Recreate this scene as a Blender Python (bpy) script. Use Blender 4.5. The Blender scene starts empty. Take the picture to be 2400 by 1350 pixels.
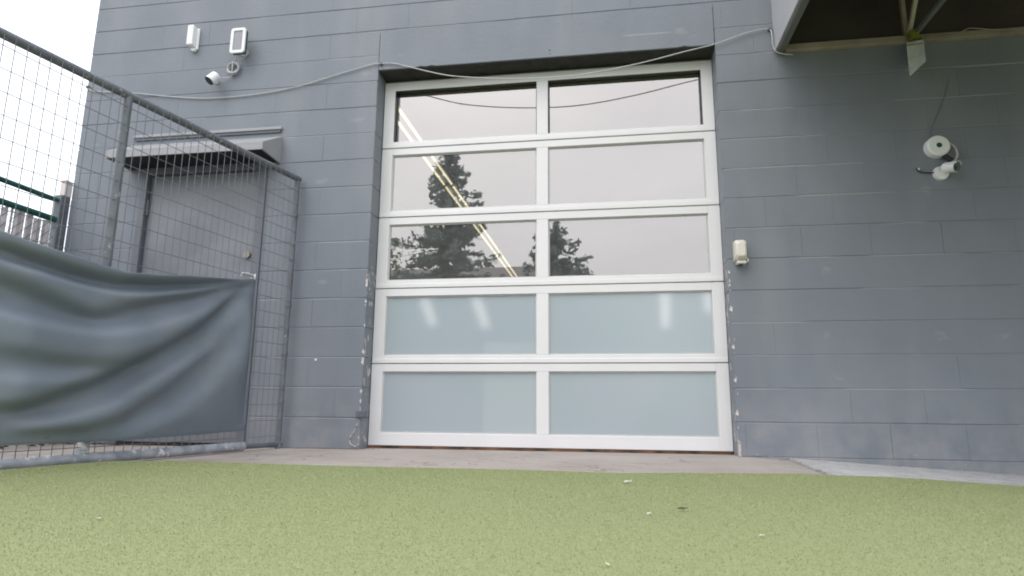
import bpy, math, random
import numpy as np
from mathutils import Vector, Matrix, noise
random.seed(7)
R = math.radians
S = bpy.context.scene
COL = S.collection

# ---------------------------------------------------------------- camera
CAM = Vector((0.0, -4.0370, 0.2881)); YAW, PITCH, ROLL, FPX = -0.152651, 0.187248, 0.0078910, 1462.0
FWD = Vector((math.sin(YAW)*math.cos(PITCH), math.cos(YAW)*math.cos(PITCH), math.sin(PITCH)))
RT = Vector((math.cos(YAW), -math.sin(YAW), 0)); UP = RT.cross(FWD)
cr, sr = math.cos(ROLL), math.sin(ROLL)
RT2 = RT*cr + UP*sr; UP2 = UP*cr - RT*sr
cd = bpy.data.cameras.new('camera'); cam = bpy.data.objects.new('camera', cd); COL.objects.link(cam)
cam.matrix_world = Matrix(((RT2.x, UP2.x, -FWD.x, CAM.x), (RT2.y, UP2.y, -FWD.y, CAM.y), (RT2.z, UP2.z, -FWD.z, CAM.z), (0, 0, 0, 1)))
cd.sensor_width = 36; cd.lens = 36*FPX/2400; cd.clip_start = .05; cd.clip_end = 2000
S.camera = cam

# ---------------------------------------------------------------- sky, sun, exposure
SUN_EL, SUN_AZ = 55, 205            # soft brighter patch of the overcast, behind-left of the camera
w = bpy.data.worlds.new('World'); S.world = w; w.use_nodes = True
nt = w.node_tree; nt.nodes.clear()
def N(t, kind, **k):
    n = t.nodes.new(kind)
    for a, b in k.items(): setattr(n, a, b)
    return n
out = N(nt, 'ShaderNodeOutputWorld'); add = N(nt, 'ShaderNodeAddShader')
b1 = N(nt, 'ShaderNodeBackground'); b2 = N(nt, 'ShaderNodeBackground')
sky = N(nt, 'ShaderNodeTexSky', sky_type='NISHITA'); sky.sun_disc = False
sky.sun_elevation = R(SUN_EL); sky.sun_rotation = R(SUN_AZ); sky.dust_density = 4
b1.inputs[1].default_value = .05
nt.links.new(sky.outputs[0], b1.inputs[0])
tc = N(nt, 'ShaderNodeTexCoord'); sx = N(nt, 'ShaderNodeSeparateXYZ'); nt.links.new(tc.outputs['Generated'], sx.inputs[0])
mp = N(nt, 'ShaderNodeMapping'); mp.inputs['Scale'].default_value = (1, 1, 2.6); nt.links.new(tc.outputs['Generated'], mp.inputs[0])
nz = N(nt, 'ShaderNodeTexNoise'); nz.inputs['Scale'].default_value = 1.7; nz.inputs['Detail'].default_value = 5; nz.inputs['Roughness'].default_value = .55
nt.links.new(mp.outputs[0], nz.inputs[0])
cr1 = N(nt, 'ShaderNodeMapRange'); cr1.inputs[1].default_value = .3; cr1.inputs[2].default_value = .7; cr1.inputs[3].default_value = .88; cr1.inputs[4].default_value = 1.12
nt.links.new(nz.outputs[0], cr1.inputs[0])
gr = N(nt, 'ShaderNodeMapRange'); gr.inputs[1].default_value = 0; gr.inputs[2].default_value = 1; gr.inputs[3].default_value = .92; gr.inputs[4].default_value = 1.75
nt.links.new(sx.outputs[2], gr.inputs[0])
mm = N(nt, 'ShaderNodeMath', operation='MULTIPLY'); nt.links.new(cr1.outputs[0], mm.inputs[0]); nt.links.new(gr.outputs[0], mm.inputs[1])
ms = N(nt, 'ShaderNodeMath', operation='MULTIPLY'); ms.inputs[1].default_value = 1.28; nt.links.new(mm.outputs[0], ms.inputs[0])
b2.inputs[0].default_value = (.95, .965, 1.0, 1); nt.links.new(ms.outputs[0], b2.inputs[1])
nt.links.new(b1.outputs[0], add.inputs[0]); nt.links.new(b2.outputs[0], add.inputs[1]); nt.links.new(add.outputs[0], out.inputs[0])
sd = bpy.data.lights.new('sun', 'SUN'); sun = bpy.data.objects.new('sun', sd); COL.objects.link(sun)
sd.energy = .7; sd.angle = R(35); sd.color = (1, .97, .93)
az = R(SUN_AZ); sdir = Vector((math.sin(az)*math.cos(R(SUN_EL)), math.cos(az)*math.cos(R(SUN_EL)), math.sin(R(SUN_EL))))
sun.rotation_euler = sdir.to_track_quat('Z', 'Y').to_euler()
S.view_settings.view_transform = 'Standard'; S.view_settings.look = 'None'
S.view_settings.exposure = 0; S.view_settings.gamma = 1
try: S.view_settings.use_curve_mapping = False
except Exception: pass

def at(px, py, Y):
    """the point at depth Y that stands at a place in the photograph (2400 wide)"""
    x = (px-1200)/FPX; y = -(py-675)/FPX
    d = FWD + RT2*x + UP2*y
    return CAM + d*((Y-CAM.y)/d.y)

# ---------------------------------------------------------------- materials
MATS = {}
def mat(name, col, rough=.6, var=.12, scale=6.0, bump=.0, bscale=60.0, metal=0.0, col2=None, rnd=0.0, spec=.5, detail=5, stretch=None, coat=0):
    m = bpy.data.materials.new(name); m.use_nodes = True; t = m.node_tree; b = t.nodes['Principled BSDF']
    b.inputs['Roughness'].default_value = rough; b.inputs['Metallic'].default_value = metal
    b.inputs['Specular IOR Level'].default_value = spec; b.inputs['Coat Weight'].default_value = coat
    g = N(t, 'ShaderNodeNewGeometry'); mpn = N(t, 'ShaderNodeMapping'); t.links.new(g.outputs['Position'], mpn.inputs[0])
    if stretch: mpn.inputs['Scale'].default_value = stretch
    n = N(t, 'ShaderNodeTexNoise'); n.inputs['Scale'].default_value = scale; n.inputs['Detail'].default_value = detail
    t.links.new(mpn.outputs[0], n.inputs[0])
    mx = N(t, 'ShaderNodeMix', data_type='RGBA')
    c2 = col2 or tuple(min(1, c*(1+var)) for c in col); c1 = col if col2 else tuple(c*(1-var) for c in col)
    mx.inputs[6].default_value = (*c1, 1); mx.inputs[7].default_value = (*c2, 1)
    mr = N(t, 'ShaderNodeMapRange'); mr.inputs[1].default_value = .32; mr.inputs[2].default_value = .68
    t.links.new(n.outputs[0], mr.inputs[0]); t.links.new(mr.outputs[0], mx.inputs[0])
    last = mx.outputs[2]
    if rnd:
        oi = N(t, 'ShaderNodeObjectInfo'); r2 = N(t, 'ShaderNodeMapRange'); r2.inputs[3].default_value = 1-rnd; r2.inputs[4].default_value = 1+rnd
        t.links.new(oi.outputs['Random'], r2.inputs[0])
        vm = N(t, 'ShaderNodeVectorMath', operation='SCALE'); t.links.new(last, vm.inputs[0]); t.links.new(r2.outputs[0], vm.inputs['Scale']); last = vm.outputs[0]
    t.links.new(last, b.inputs['Base Color'])
    if bump:
        n2 = N(t, 'ShaderNodeTexNoise'); n2.inputs['Scale'].default_value = bscale; n2.inputs['Detail'].default_value = 6
        t.links.new(g.outputs['Position'], n2.inputs[0])
        bp = N(t, 'ShaderNodeBump'); bp.inputs['Strength'].default_value = 1; bp.inputs['Distance'].default_value = bump
        t.links.new(n2.outputs[0], bp.inputs['Height']); t.links.new(bp.outputs[0], b.inputs['Normal'])
    m['last'] = 0
    MATS[name] = m; return m

def overlay(m, mask_sock, color):
    """mix a second colour over a material's base colour"""
    t = m.node_tree; b = t.nodes['Principled BSDF']; l = b.inputs['Base Color'].links[0].from_socket
    mx = N(t, 'ShaderNodeMix', data_type='RGBA'); t.links.new(l, mx.inputs[6]); mx.inputs[7].default_value = (*color, 1)
    t.links.new(mask_sock, mx.inputs[0]); t.links.new(mx.outputs[2], b.inputs['Base Color'])
def mth(t, op, a, b=None, c=None):
    n = N(t, 'ShaderNodeMath', operation=op)
    for i, v in enumerate((a, b, c)):
        if v is None: continue
        if isinstance(v, (int, float)): n.inputs[i].default_value = v
        else: t.links.new(v, n.inputs[i])
    return n.outputs[0]
def noise_mask(t, scale, lo, hi, detail=4, stretch=None):
    g = N(t, 'ShaderNodeNewGeometry'); mpn = N(t, 'ShaderNodeMapping'); t.links.new(g.outputs['Position'], mpn.inputs[0])
    if stretch: mpn.inputs['Scale'].default_value = stretch
    n = N(t, 'ShaderNodeTexNoise'); n.inputs['Scale'].default_value = scale; n.inputs['Detail'].default_value = detail
    t.links.new(mpn.outputs[0], n.inputs[0])
    r = N(t, 'ShaderNodeMapRange'); r.inputs[1].default_value = lo; r.inputs[2].default_value = hi
    t.links.new(n.outputs[0], r.inputs[0]); return r.outputs[0]

WALLC = (.184, .205, .237)
wallm = mat('painted_block', WALLC, rough=.5, var=.05, scale=1.6, bump=.0014, bscale=45, rnd=.007, spec=.35)
def weather(m):
    t = m.node_tree
    g = N(t, 'ShaderNodeNewGeometry'); s = N(t, 'ShaderNodeSeparateXYZ'); t.links.new(g.outputs['Position'], s.inputs[0])
    # vertical rain streaks and dust, faint
    overlay(m, mth(t, 'MULTIPLY', noise_mask(t, 3.2, .48, .8, 6, (1, 1, .16)), .45), (.275, .29, .31))
    overlay(m, mth(t, 'MULTIPLY', noise_mask(t, 5.0, .5, .8, 5, (1, 1, .5)), .4), (.155, .175, .19))
    overlay(m, mth(t, 'MULTIPLY', noise_mask(t, 1.3, .5, .72, 7), .35), (.25, .268, .295))
    # dust near the ground
    gv = N(t, 'ShaderNodeMath', operation='PINGPONG'); t.links.new(s.outputs[2], gv.inputs[0]); gv.inputs[1].default_value = .1016
    ln_ = mth(t, 'MULTIPLY', mth(t, 'LESS_THAN', gv.outputs[0], .0055), noise_mask(t, 1.4, .54, .60, 3, (1, 1, 5)))
    overlay(m, mth(t, 'MULTIPLY', ln_, .5), (.34, .355, .38))     # paler lines along stretches of the bed joints
    overlay(m, mth(t, 'MULTIPLY', noise_mask(t, 4.2, .66, .72, 7, (1, 1, 1.8)), .3), (.32, .33, .35))
    low = N(t, 'ShaderNodeMapRange'); low.inputs[1].default_value = .45; low.inputs[2].default_value = -.05; t.links.new(s.outputs[2], low.inputs[0])
    overlay(m, mth(t, 'MULTIPLY', mth(t, 'MULTIPLY', low.outputs[0], noise_mask(t, 7, .35, .65)), .35), (.4, .39, .37))
    # paint flaked off: near the ground, and along both edges of the door opening
    f1 = mth(t, 'MULTIPLY', noise_mask(t, 26, .71, .75, 3), mth(t, 'GREATER_THAN', .12, s.outputs[2]))
    d1 = mth(t, 'LESS_THAN', mth(t, 'ABSOLUTE', mth(t, 'ADD', s.outputs[0], 1.632)), .016)
    d2 = mth(t, 'LESS_THAN', mth(t, 'ABSOLUTE', mth(t, 'SUBTRACT', s.outputs[0], .768)), .016)
    dz = mth(t, 'LESS_THAN', s.outputs[2], 1.25)
    f2 = mth(t, 'MULTIPLY', mth(t, 'MULTIPLY', mth(t, 'MAXIMUM', d1, d2), dz), noise_mask(t, 24, .60, .64, 3, (1, 1, .6)))
    overlay(m, mth(t, 'MAXIMUM', f1, f2), (.52, .49, .46))
    overlay(m, noise_mask(t, 33, .84, .86, 1), (.42, .42, .42))
weather(wallm)
mortar = mat('painted_mortar', (.187, .208, .239), rough=.6, var=.05, bump=.002, bscale=70); weather(mortar)
lintelm = mat('painted_lintel', (.184, .205, .237), rough=.55, var=.05, scale=2.2, bump=.002, bscale=30, spec=.35); weather(lintelm)
whitem = mat('white_door_paint', (.735, .735, .745), rough=.38, var=.02, scale=3, bump=.0003, bscale=9)
overlay(whitem, mth(whitem.node_tree, 'MULTIPLY', noise_mask(whitem.node_tree, 4, .45, .75, 5, (1, 1, .5)), .12), (.6, .58, .54))
beadm = mat('grey_bead', (.5, .5, .5), rough=.5, var=.05)
sealm = mat('rust_black_seal', (.02, .018, .016), rough=.8, var=.3, scale=9, col2=(.22, .1, .05))
concm = mat('apron_concrete', (.325, .285, .26), rough=.85, col2=(.40, .365, .34), scale=1.7, bump=.004, bscale=55, spec=.3)
overlay(concm, mth(concm.node_tree, 'MULTIPLY', noise_mask(concm.node_tree, 7, .5, .7, 6), .35), (.29, .25, .225))
overlay(concm, mth(concm.node_tree, 'MULTIPLY', noise_mask(concm.node_tree, 40, .62, .68, 3), .45), (.5, .47, .44))
t = concm.node_tree; g = N(t, 'ShaderNodeNewGeometry'); nn_ = N(t, 'ShaderNodeTexNoise'); nn_.inputs['Scale'].default_value = 3; t.links.new(g.outputs['Position'], nn_.inputs[0])
vm = N(t, 'ShaderNodeVectorMath', operation='ADD'); t.links.new(g.outputs['Position'], vm.inputs[0]); t.links.new(nn_.outputs['Color'], vm.inputs[1])
vo = N(t, 'ShaderNodeTexVoronoi', feature='DISTANCE_TO_EDGE'); vo.inputs['Scale'].default_value = .9; t.links.new(vm.outputs[0], vo.inputs['Vector'])
overlay(concm, mth(t, 'MULTIPLY', mth(t, 'LESS_THAN', vo.outputs['Distance'], .006), .6), (.14, .12, .10))
overlay(concm, mth(t, 'MULTIPLY', noise_mask(t, 2.6, .55, .68, 6, (1, 2.5, 1)), .45), (.27, .235, .21))
ledgem = mat('ledge_concrete', (.36, .362, .37), rough=.9, col2=(.50, .50, .50), scale=12, bump=.008, bscale=45, spec=.3)
overlay(ledgem, noise_mask(ledgem.node_tree, 24, .62, .68, 5), (.17, .19, .17))
groundm = mat('asphalt_ground', (.09, .09, .09), rough=.9, var=.2, scale=1.3, bump=.004, bscale=80)
galvm = mat('galvanised_pipe', (.22, .245, .28), rough=.5, col2=(.42, .44, .475), scale=14, bump=.0012, bscale=60, metal=.15)
overlay(galvm, noise_mask(galvm.node_tree, 21, .61, .66, 4), (.62, .61, .62))
postm = mat('grey_fence_tube', (.13, .145, .165), rough=.45, var=.18, scale=12, bump=.0005, bscale=80, metal=.1)
overlay(postm, mth(postm.node_tree, 'MULTIPLY', noise_mask(postm.node_tree, 30, .64, .68, 3), .6), (.4, .38, .36))
wirem = mat('grey_wire', (.15, .165, .18), rough=.45, var=.1, metal=.2)
tealm = mat('green_rail_paint', (.012, .085, .075), rough=.4, var=.2, scale=10)
tarpm = mat('slate_tarp', (.148, .178, .215), rough=.5, var=.07, scale=2.5, bump=.004, bscale=7, spec=.5)
overlay(tarpm, mth(tarpm.node_tree, 'MULTIPLY', noise_mask(tarpm.node_tree, 3.5, .5, .75, 7), .3), (.24, .255, .26))
doorm = mat('grey_steel_door_paint', (.165, .178, .20), rough=.33, var=.07, scale=2.4, bump=.0006, bscale=12, spec=.5)
overlay(doorm, mth(doorm.node_tree, 'MULTIPLY', noise_mask(doorm.node_tree, 2.3, .42, .62, 6, (1, 1, 1.6)), .34), (.28, .30, .32))  # random paler patches over the leaf
framem = mat('grey_frame_paint', (.13, .142, .163), rough=.45, var=.1, scale=7)
canopym = mat('canopy_sheet_metal', (.30, .308, .318), rough=.4, var=.06, scale=5, bump=.0005, bscale=8)
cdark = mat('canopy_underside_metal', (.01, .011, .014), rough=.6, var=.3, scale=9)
plastw = mat('white_plastic', (.78, .79, .80), rough=.35, var=.02)
cablew = mat('white_cable', (.46, .47, .48), rough=.5, var=.08, scale=20)
cabled = mat('black_cable', (.03, .03, .035), rough=.5, var=.1)
beige = mat('cream_plastic', (.66, .63, .56), rough=.4, var=.04, scale=12)
blackp = mat('black_plastic', (.02, .025, .025), rough=.25, var=.1)
greenp = mat('dark_green_plastic', (.012, .07, .05), rough=.4, var=.1)
solarm = mat('solar_cell', (.26, .265, .29), rough=.2, var=.04, spec=.6)
lensm = mat('lens_glass', (.02, .045, .04), rough=.3, var=.1, spec=.3)
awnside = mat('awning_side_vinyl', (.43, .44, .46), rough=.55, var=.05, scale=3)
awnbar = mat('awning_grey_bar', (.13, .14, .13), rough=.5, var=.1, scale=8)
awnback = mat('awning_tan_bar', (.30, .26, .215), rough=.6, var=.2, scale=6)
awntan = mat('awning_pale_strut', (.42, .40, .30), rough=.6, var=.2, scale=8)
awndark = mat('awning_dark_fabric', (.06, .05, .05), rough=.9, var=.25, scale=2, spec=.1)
moss = mat('yellow_green_moss', (.16, .19, .02), rough=.9, var=.3, scale=30, bump=.003)
slatm = mat('weathered_slat', (.5, .46, .47), rough=.8, var=.25, scale=9, rnd=.25)
palem = mat('pale_cap', (.6, .56, .55), rough=.8, var=.06)
leafd = mat('dead_leaf', (.09, .06, .035), rough=.7, var=.3, scale=40)
scrap = mat('white_scrap', (.5, .5, .44), rough=.7, var=.1)
inwall = mat('interior_wall', (.70, .69, .66), rough=.9, var=.1, scale=.7)
infloor = mat('interior_floor', (.5, .48, .46), rough=.5, var=.1)
boxm = mat('pale_cabinet', (.62, .56, .47), rough=.7, var=.06)
barkm = mat('bark', (.07, .055, .045), rough=.9, var=.3, scale=8, bump=.02, bscale=8)
needle = mat('conifer_foliage', (.085, .115, .12), rough=.7, var=.35, scale=1.5, rnd=.2)
leafg = mat('broadleaf_foliage', (.09, .11, .10), rough=.7, var=.35, scale=1.5)
torn = bpy.data.materials.new('cloudy_plastic'); torn.use_nodes = True; t = torn.node_tree; b = t.nodes['Principled BSDF']
b.inputs['Roughness'].default_value = .35
n = N(t, 'ShaderNodeTexNoise'); n.inputs['Scale'].default_value = 25; g = N(t, 'ShaderNodeNewGeometry'); t.links.new(g.outputs['Position'], n.inputs[0])
mx = N(t, 'ShaderNodeMix', data_type='RGBA'); mx.inputs[6].default_value = (.36, .39, .38, 1); mx.inputs[7].default_value = (.66, .7, .7, 1)
t.links.new(n.outputs[0], mx.inputs[0]); t.links.new(mx.outputs[2], b.inputs['Base Color'])

# clear pane: reflects the sky and trees, shows the room
glass = bpy.data.materials.new('clear_pane'); glass.use_nodes = True; t = glass.node_tree; t.nodes.clear()
o = N(t, 'ShaderNodeOutputMaterial'); mx = N(t, 'ShaderNodeMixShader'); tr = N(t, 'ShaderNodeBsdfTransparent'); gl = N(t, 'ShaderNodeBsdfGlossy')
gl.inputs['Roughness'].default_value = .012; gl.inputs['Color'].default_value = (1, .945, .905, 1); tr.inputs['Color'].default_value = (.9, .92, .92, 1)
fr = N(t, 'ShaderNodeFresnel'); fr.inputs[0].default_value = 1.5
fa = mth(t, 'ADD', mth(t, 'MULTIPLY', fr.outputs[0], 1.0), .325); t.links.new(fa, mx.inputs[0])
g = N(t, 'ShaderNodeNewGeometry'); n = N(t, 'ShaderNodeTexNoise'); n.inputs['Scale'].default_value = 2.2; n.inputs['Detail'].default_value = 2; t.links.new(g.outputs['Position'], n.inputs[0])
bp = N(t, 'ShaderNodeBump'); bp.inputs['Strength'].default_value = 1; bp.inputs['Distance'].default_value = .0006; t.links.new(n.outputs[0], bp.inputs['Height'])
t.links.new(bp.outputs[0], gl.inputs['Normal'])
t.links.new(tr.outputs[0], mx.inputs[1]); t.links.new(gl.outputs[0], mx.inputs[2])
dd_ = N(t, 'ShaderNodeBsdfDiffuse'); dd_.inputs[0].default_value = (.6, .62, .62, 1); dm = N(t, 'ShaderNodeMixShader')   # pale veil painted in to lift dark reflections, stronger lower down
sz = N(t, 'ShaderNodeSeparateXYZ'); t.links.new(g.outputs['Position'], sz.inputs[0]); dr_ = N(t, 'ShaderNodeMapRange'); dr_.inputs[1].default_value = 2.6; dr_.inputs[2].default_value = 2.0; dr_.inputs[3].default_value = .02; dr_.inputs[4].default_value = .085
t.links.new(sz.outputs[2], dr_.inputs[0]); t.links.new(dr_.outputs[0], dm.inputs[0]); t.links.new(mx.outputs[0], dm.inputs[1]); t.links.new(dd_.outputs[0], dm.inputs[2]); t.links.new(dm.outputs[0], o.inputs[0])
glass2 = bpy.data.materials.new('clear_pane_back'); glass2.use_nodes = True; t = glass2.node_tree; t.nodes.clear()
o = N(t, 'ShaderNodeOutputMaterial'); tr = N(t, 'ShaderNodeBsdfTransparent'); t.links.new(tr.outputs[0], o.inputs[0])
# frosted pane
frost = bpy.data.materials.new('frosted_pane'); frost.use_nodes = True; t = frost.node_tree; t.nodes.clear()
o = N(t, 'ShaderNodeOutputMaterial'); df = N(t, 'ShaderNodeBsdfDiffuse'); df.inputs[0].default_value = (.50, .575, .63, 1)
rf = N(t, 'ShaderNodeBsdfRefraction'); rf.inputs['Roughness'].default_value = .58; rf.inputs['IOR'].default_value = 1.35; rf.inputs['Color'].default_value = (.95, .97, .97, 1)
gl = N(t, 'ShaderNodeBsdfGlossy'); gl.inputs['Roughness'].default_value = .22
m1 = N(t, 'ShaderNodeMixShader'); m1.inputs[0].default_value = .36; m2 = N(t, 'ShaderNodeMixShader'); m2.inputs[0].default_value = .1
n = N(t, 'ShaderNodeTexNoise'); n.inputs['Scale'].default_value = 1.9; n.inputs['Detail'].default_value = 3; g = N(t, 'ShaderNodeNewGeometry'); t.links.new(g.outputs['Position'], n.inputs[0])
mxx = N(t, 'ShaderNodeMix', data_type='RGBA'); mxx.inputs[6].default_value = (.52, .66, .69, 1); mxx.inputs[7].default_value = (.63, .685, .775, 1)
t.links.new(n.outputs[0], mxx.inputs[0]); t.links.new(mxx.outputs[2], df.inputs[0])
t.links.new(df.outputs[0], m1.inputs[1]); t.links.new(rf.outputs[0], m1.inputs[2]); t.links.new(m1.outputs[0], m2.inputs[1]); t.links.new(gl.outputs[0], m2.inputs[2]); t.links.new(m2.outputs[0], o.inputs[0])
def emis(name, col, st):
    m = bpy.data.materials.new(name); m.use_nodes = True; t = m.node_tree; t.nodes.clear()
    o = N(t, 'ShaderNodeOutputMaterial'); e = N(t, 'ShaderNodeEmission'); e.inputs[0].default_value = (*col, 1); e.inputs[1].default_value = st
    t.links.new(e.outputs[0], o.inputs[0]); return m
for m_, tc_ in ((needle, (.10, .125, .125)), (leafg, (.12, .15, .10))):
    t = m_.node_tree; b = t.nodes['Principled BSDF']; o = [q for q in t.nodes if q.type == 'OUTPUT_MATERIAL'][0]
    tl = N(t, 'ShaderNodeBsdfTranslucent'); tl.inputs[0].default_value = (*tc_, 1); a_ = N(t, 'ShaderNodeAddShader'); t.links.new(b.outputs[0], a_.inputs[0]); t.links.new(tl.outputs[0], a_.inputs[1]); t.links.new(a_.outputs[0], o.inputs[0])
tubem = emis('fluorescent_tube', (1, .86, .5), 1.4)
tubef = emis('blur_tube_glow', (1, .9, .86), 1.25)  # glow of the tubes added behind the frosted panes

# ---------------------------------------------------------------- mesh helpers
class MB:
    def __init__(s): s.v = []; s.f = []; s.mi = []
    def add(s, vs, fs, mi=0):
        o = len(s.v); s.v += [tuple(v) for v in vs]; s.f += [tuple(i+o for i in f) for f in fs]; s.mi += [mi]*len(fs); return s
    def box(s, x0, x1, y0, y1, z0, z1, mi=0):
        return s.add([(x0,y0,z0),(x1,y0,z0),(x1,y1,z0),(x0,y1,z0),(x0,y0,z1),(x1,y0,z1),(x1,y1,z1),(x0,y1,z1)],
                     [(0,3,2,1),(4,5,6,7),(0,1,5,4),(1,2,6,5),(2,3,7,6),(3,0,4,7)], mi)
    def obox(s, p0, p1, wx, wy, up=Vector((0,0,1))):
        """a bar of section wx*wy between two points"""
        p0, p1 = Vector(p0), Vector(p1); d = (p1-p0).normalized()
        a = d.cross(up)
        if a.length < 1e-3: a = d.cross(Vector((1,0,0)))
        a.normalize(); b = a.cross(d); vs = []
        for p in (p0, p1):
            for i, j in ((-1,-1),(1,-1),(1,1),(-1,1)): vs.append(p+a*i*wx/2+b*j*wy/2)
        return s.add(vs, [(0,1,2,3),(7,6,5,4),(0,4,5,1),(1,5,6,2),(2,6,7,3),(3,7,4,0)])
    def cyl(s, p0, p1, r0, r1=None, n=16, mi=0, mi1=None):
        p0, p1 = Vector(p0), Vector(p1); r1 = r0 if r1 is None else r1
        d = (p1-p0).normalized(); a = d.orthogonal().normalized(); b = d.cross(a); vs = []
        for p, r in ((p0, r0), (p1, r1)):
            for k in range(n):
                q = 2*math.pi*k/n; vs.append(p+(a*math.cos(q)+b*math.sin(q))*r)
        s.add(vs, [(k, (k+1) % n, n+(k+1) % n, n+k) for k in range(n)], mi)
        s.add(vs[:n], [tuple(range(n))[::-1]], mi); s.add(vs[n:], [tuple(range(n))], mi if mi1 is None else mi1)
        return s
    def tube(s, pts, r, n=6, closed=False):
        pts = [Vector(p) for p in pts]; m = len(pts); rings = []
        a = None
        for i, p in enumerate(pts):
            q0 = pts[(i-1) % m] if (closed or i) else p; q1 = pts[(i+1) % m] if (closed or i < m-1) else p
            d = (q1-q0).normalized()
            a = d.orthogonal().normalized() if a is None else (a-d*a.dot(d)).normalized()
            b = d.cross(a); rr = r[i] if isinstance(r, (list, tuple)) else r
            rings.append([p+(a*math.cos(2*math.pi*k/n)+b*math.sin(2*math.pi*k/n))*rr for k in range(n)])
        vs = [v for g_ in rings for v in g_]; fs = []
        for i in range(m if closed else m-1):
            j = (i+1) % m
            for k in range(n): fs.append((i*n+k, i*n+(k+1) % n, j*n+(k+1) % n, j*n+k))
        if not closed: fs += [tuple(range(n))[::-1], tuple((m-1)*n+k for k in range(n))]
        return s.add(vs, fs)
    def prism(s, poly, y0, y1):
        """polygon given as (x,z), from y0 (front) to y1"""
        n = len(poly); vs = [(x, y0, z) for x, z in poly]+[(x, y1, z) for x, z in poly]
        return s.add(vs, [tuple(range(n)), tuple(range(n, 2*n))[::-1]]+[(k, n+k, n+(k+1) % n, (k+1) % n) for k in range(n)])
    def mesh(s, name, mats, smooth=False):
        me = bpy.data.meshes.new(name); me.from_pydata(s.v, [], s.f)
        for m in (mats if isinstance(mats, (list, tuple)) else [mats]): me.materials.append(m)
        for p, i in zip(me.polygons, s.mi):
            p.material_index = i; p.use_smooth = smooth
        me.update(); return me
    def obj(s, name, mats, parent=None, smooth=False, bevel=0, loc=None):
        me = s.mesh(name, mats, smooth); o = bpy.data.objects.new(name, me); COL.objects.link(o)
        if parent: o.parent = parent
        if loc is not None: o.location = loc
        if bevel:
            md = o.modifiers.new('bevel', 'BEVEL'); md.width = bevel; md.segments = 2; md.limit_method = 'ANGLE'; md.angle_limit = R(40)
            me.shade_smooth() if False else None
        if smooth:
            try: me.set_sharp_from_angle(angle=R(38))
            except Exception: pass
        return o
def inst(me, name, parent, loc=(0,0,0), rot=(0,0,0)):
    o = bpy.data.objects.new(name, me); COL.objects.link(o); o.parent = parent; o.location = loc; o.rotation_euler = rot; return o
def thing(name, label, cat, group=None, loc=(0,0,0)):
    o = bpy.data.objects.new(name, None); COL.objects.link(o); o['label'] = label; o['category'] = cat; o.location = loc; o.empty_display_size = .1
    if group: o['group'] = group
    return o
def tag(o, label, cat, group=None):
    o['label'] = label; o['category'] = cat
    if group: o['group'] = group
    return o
def smooth_path(pts, k=6):
    """Catmull-Rom through the points"""
    pts = [Vector(p) for p in pts]; P = [pts[0]*2-pts[1]]+pts+[pts[-1]*2-pts[-2]]; out = []
    for i in range(1, len(P)-2):
        for j in range(k):
            t = j/k; a, b, c, d = P[i-1], P[i], P[i+1], P[i+2]
            out.append(.5*((2*b)+(c-a)*t+(2*a-5*b+4*c-d)*t*t+(3*b-a-3*c+d)*t**3))
    return out+[pts[-1]]

# ---------------------------------------------------------------- ground
def gz(x): return -.055*max(0, min(x, 4.5)-.8)
def interp(tab, x):
    if x <= tab[0][0]: return tab[0][1]
    for (a, b), (c, d) in zip(tab, tab[1:]):
        if x <= c: return b+(d-b)*(x-a)/(c-a)
    return tab[-1][1]
EDGE = [(-3.0,-4.72),(-2.375,-1.40),(-2.33,-1.29),(-2.1,-1.235),(-1.9,-1.228),(-1.63,-1.247),(-1.15,-1.275),(-.8,-1.262),(-.42,-1.262),(-.1,-1.285),(.05,-1.30),(.3,-1.235),(.48,-1.205),(.7,-1.17),(.9,-1.125),(1.15,-1.0),(1.38,-.93),(1.77,-.93),(2.4,-.83),(5,-.8),(7,-.8)]
def edge_y(x): return interp(EDGE, x)+.012*noise.noise(Vector((x*3.1, 0, 0)))+.006*noise.noise(Vector((x*17, 3, 0)))
def strip(name, xs, yfront, yback, zoff, m, ny=1):
    b = MB(); nx = len(xs)
    for j in range(ny+1):
        for x in xs:
            y0, y1 = yfront(x), yback(x); b.v.append((x, y0+(y1-y0)*j/ny, gz(x)+zoff))
    for j in range(ny):
        for i in range(nx-1):
            a = j*nx+i; b.f.append((a, a+1, a+nx+1, a+nx)); b.mi.append(0)
    o = b.obj(name, m); o['kind'] = 'structure'; return o
gm = MB(); xs = [-400, -20, .8, 4.5, 20, 400]
for y in (-400, -22, 30, 400):
    for x in xs: gm.v.append((x, y, gz(x)-.02))
for j in range(3):
    for i in range(5): a = j*6+i; gm.f.append((a, a+1, a+7, a+6)); gm.mi.append(0)
gm.obj('ground', groundm)['kind'] = 'structure'
xs = [-9+.25*i for i in range(40)]; xs = sorted(set([round(x, 3) for x in xs if x < .8]+[.8, .95]))
ap = strip('concrete_apron', [-9, -6, -4, -3, -2, -1, 0, .8, 1.1], lambda x: -9 if x < -3.2 else -1.8, lambda x: .4, 0.0, concm)
def ledge_front(x): return min(-.86 if x > 1.6 else -1.16+.35*(x-.9), -.02)
lb = MB()
for i, (x, yf) in enumerate([(.93,-1.2),(.97,-.7),(1.0,-.28),(1.05,-.04)]): pass
lx = [.93+.005*i for i in range(32)]+[1.1+.1*i for i in range(50)]
def ledge_back(x): return .05
pts_top = []
prev = None
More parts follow.
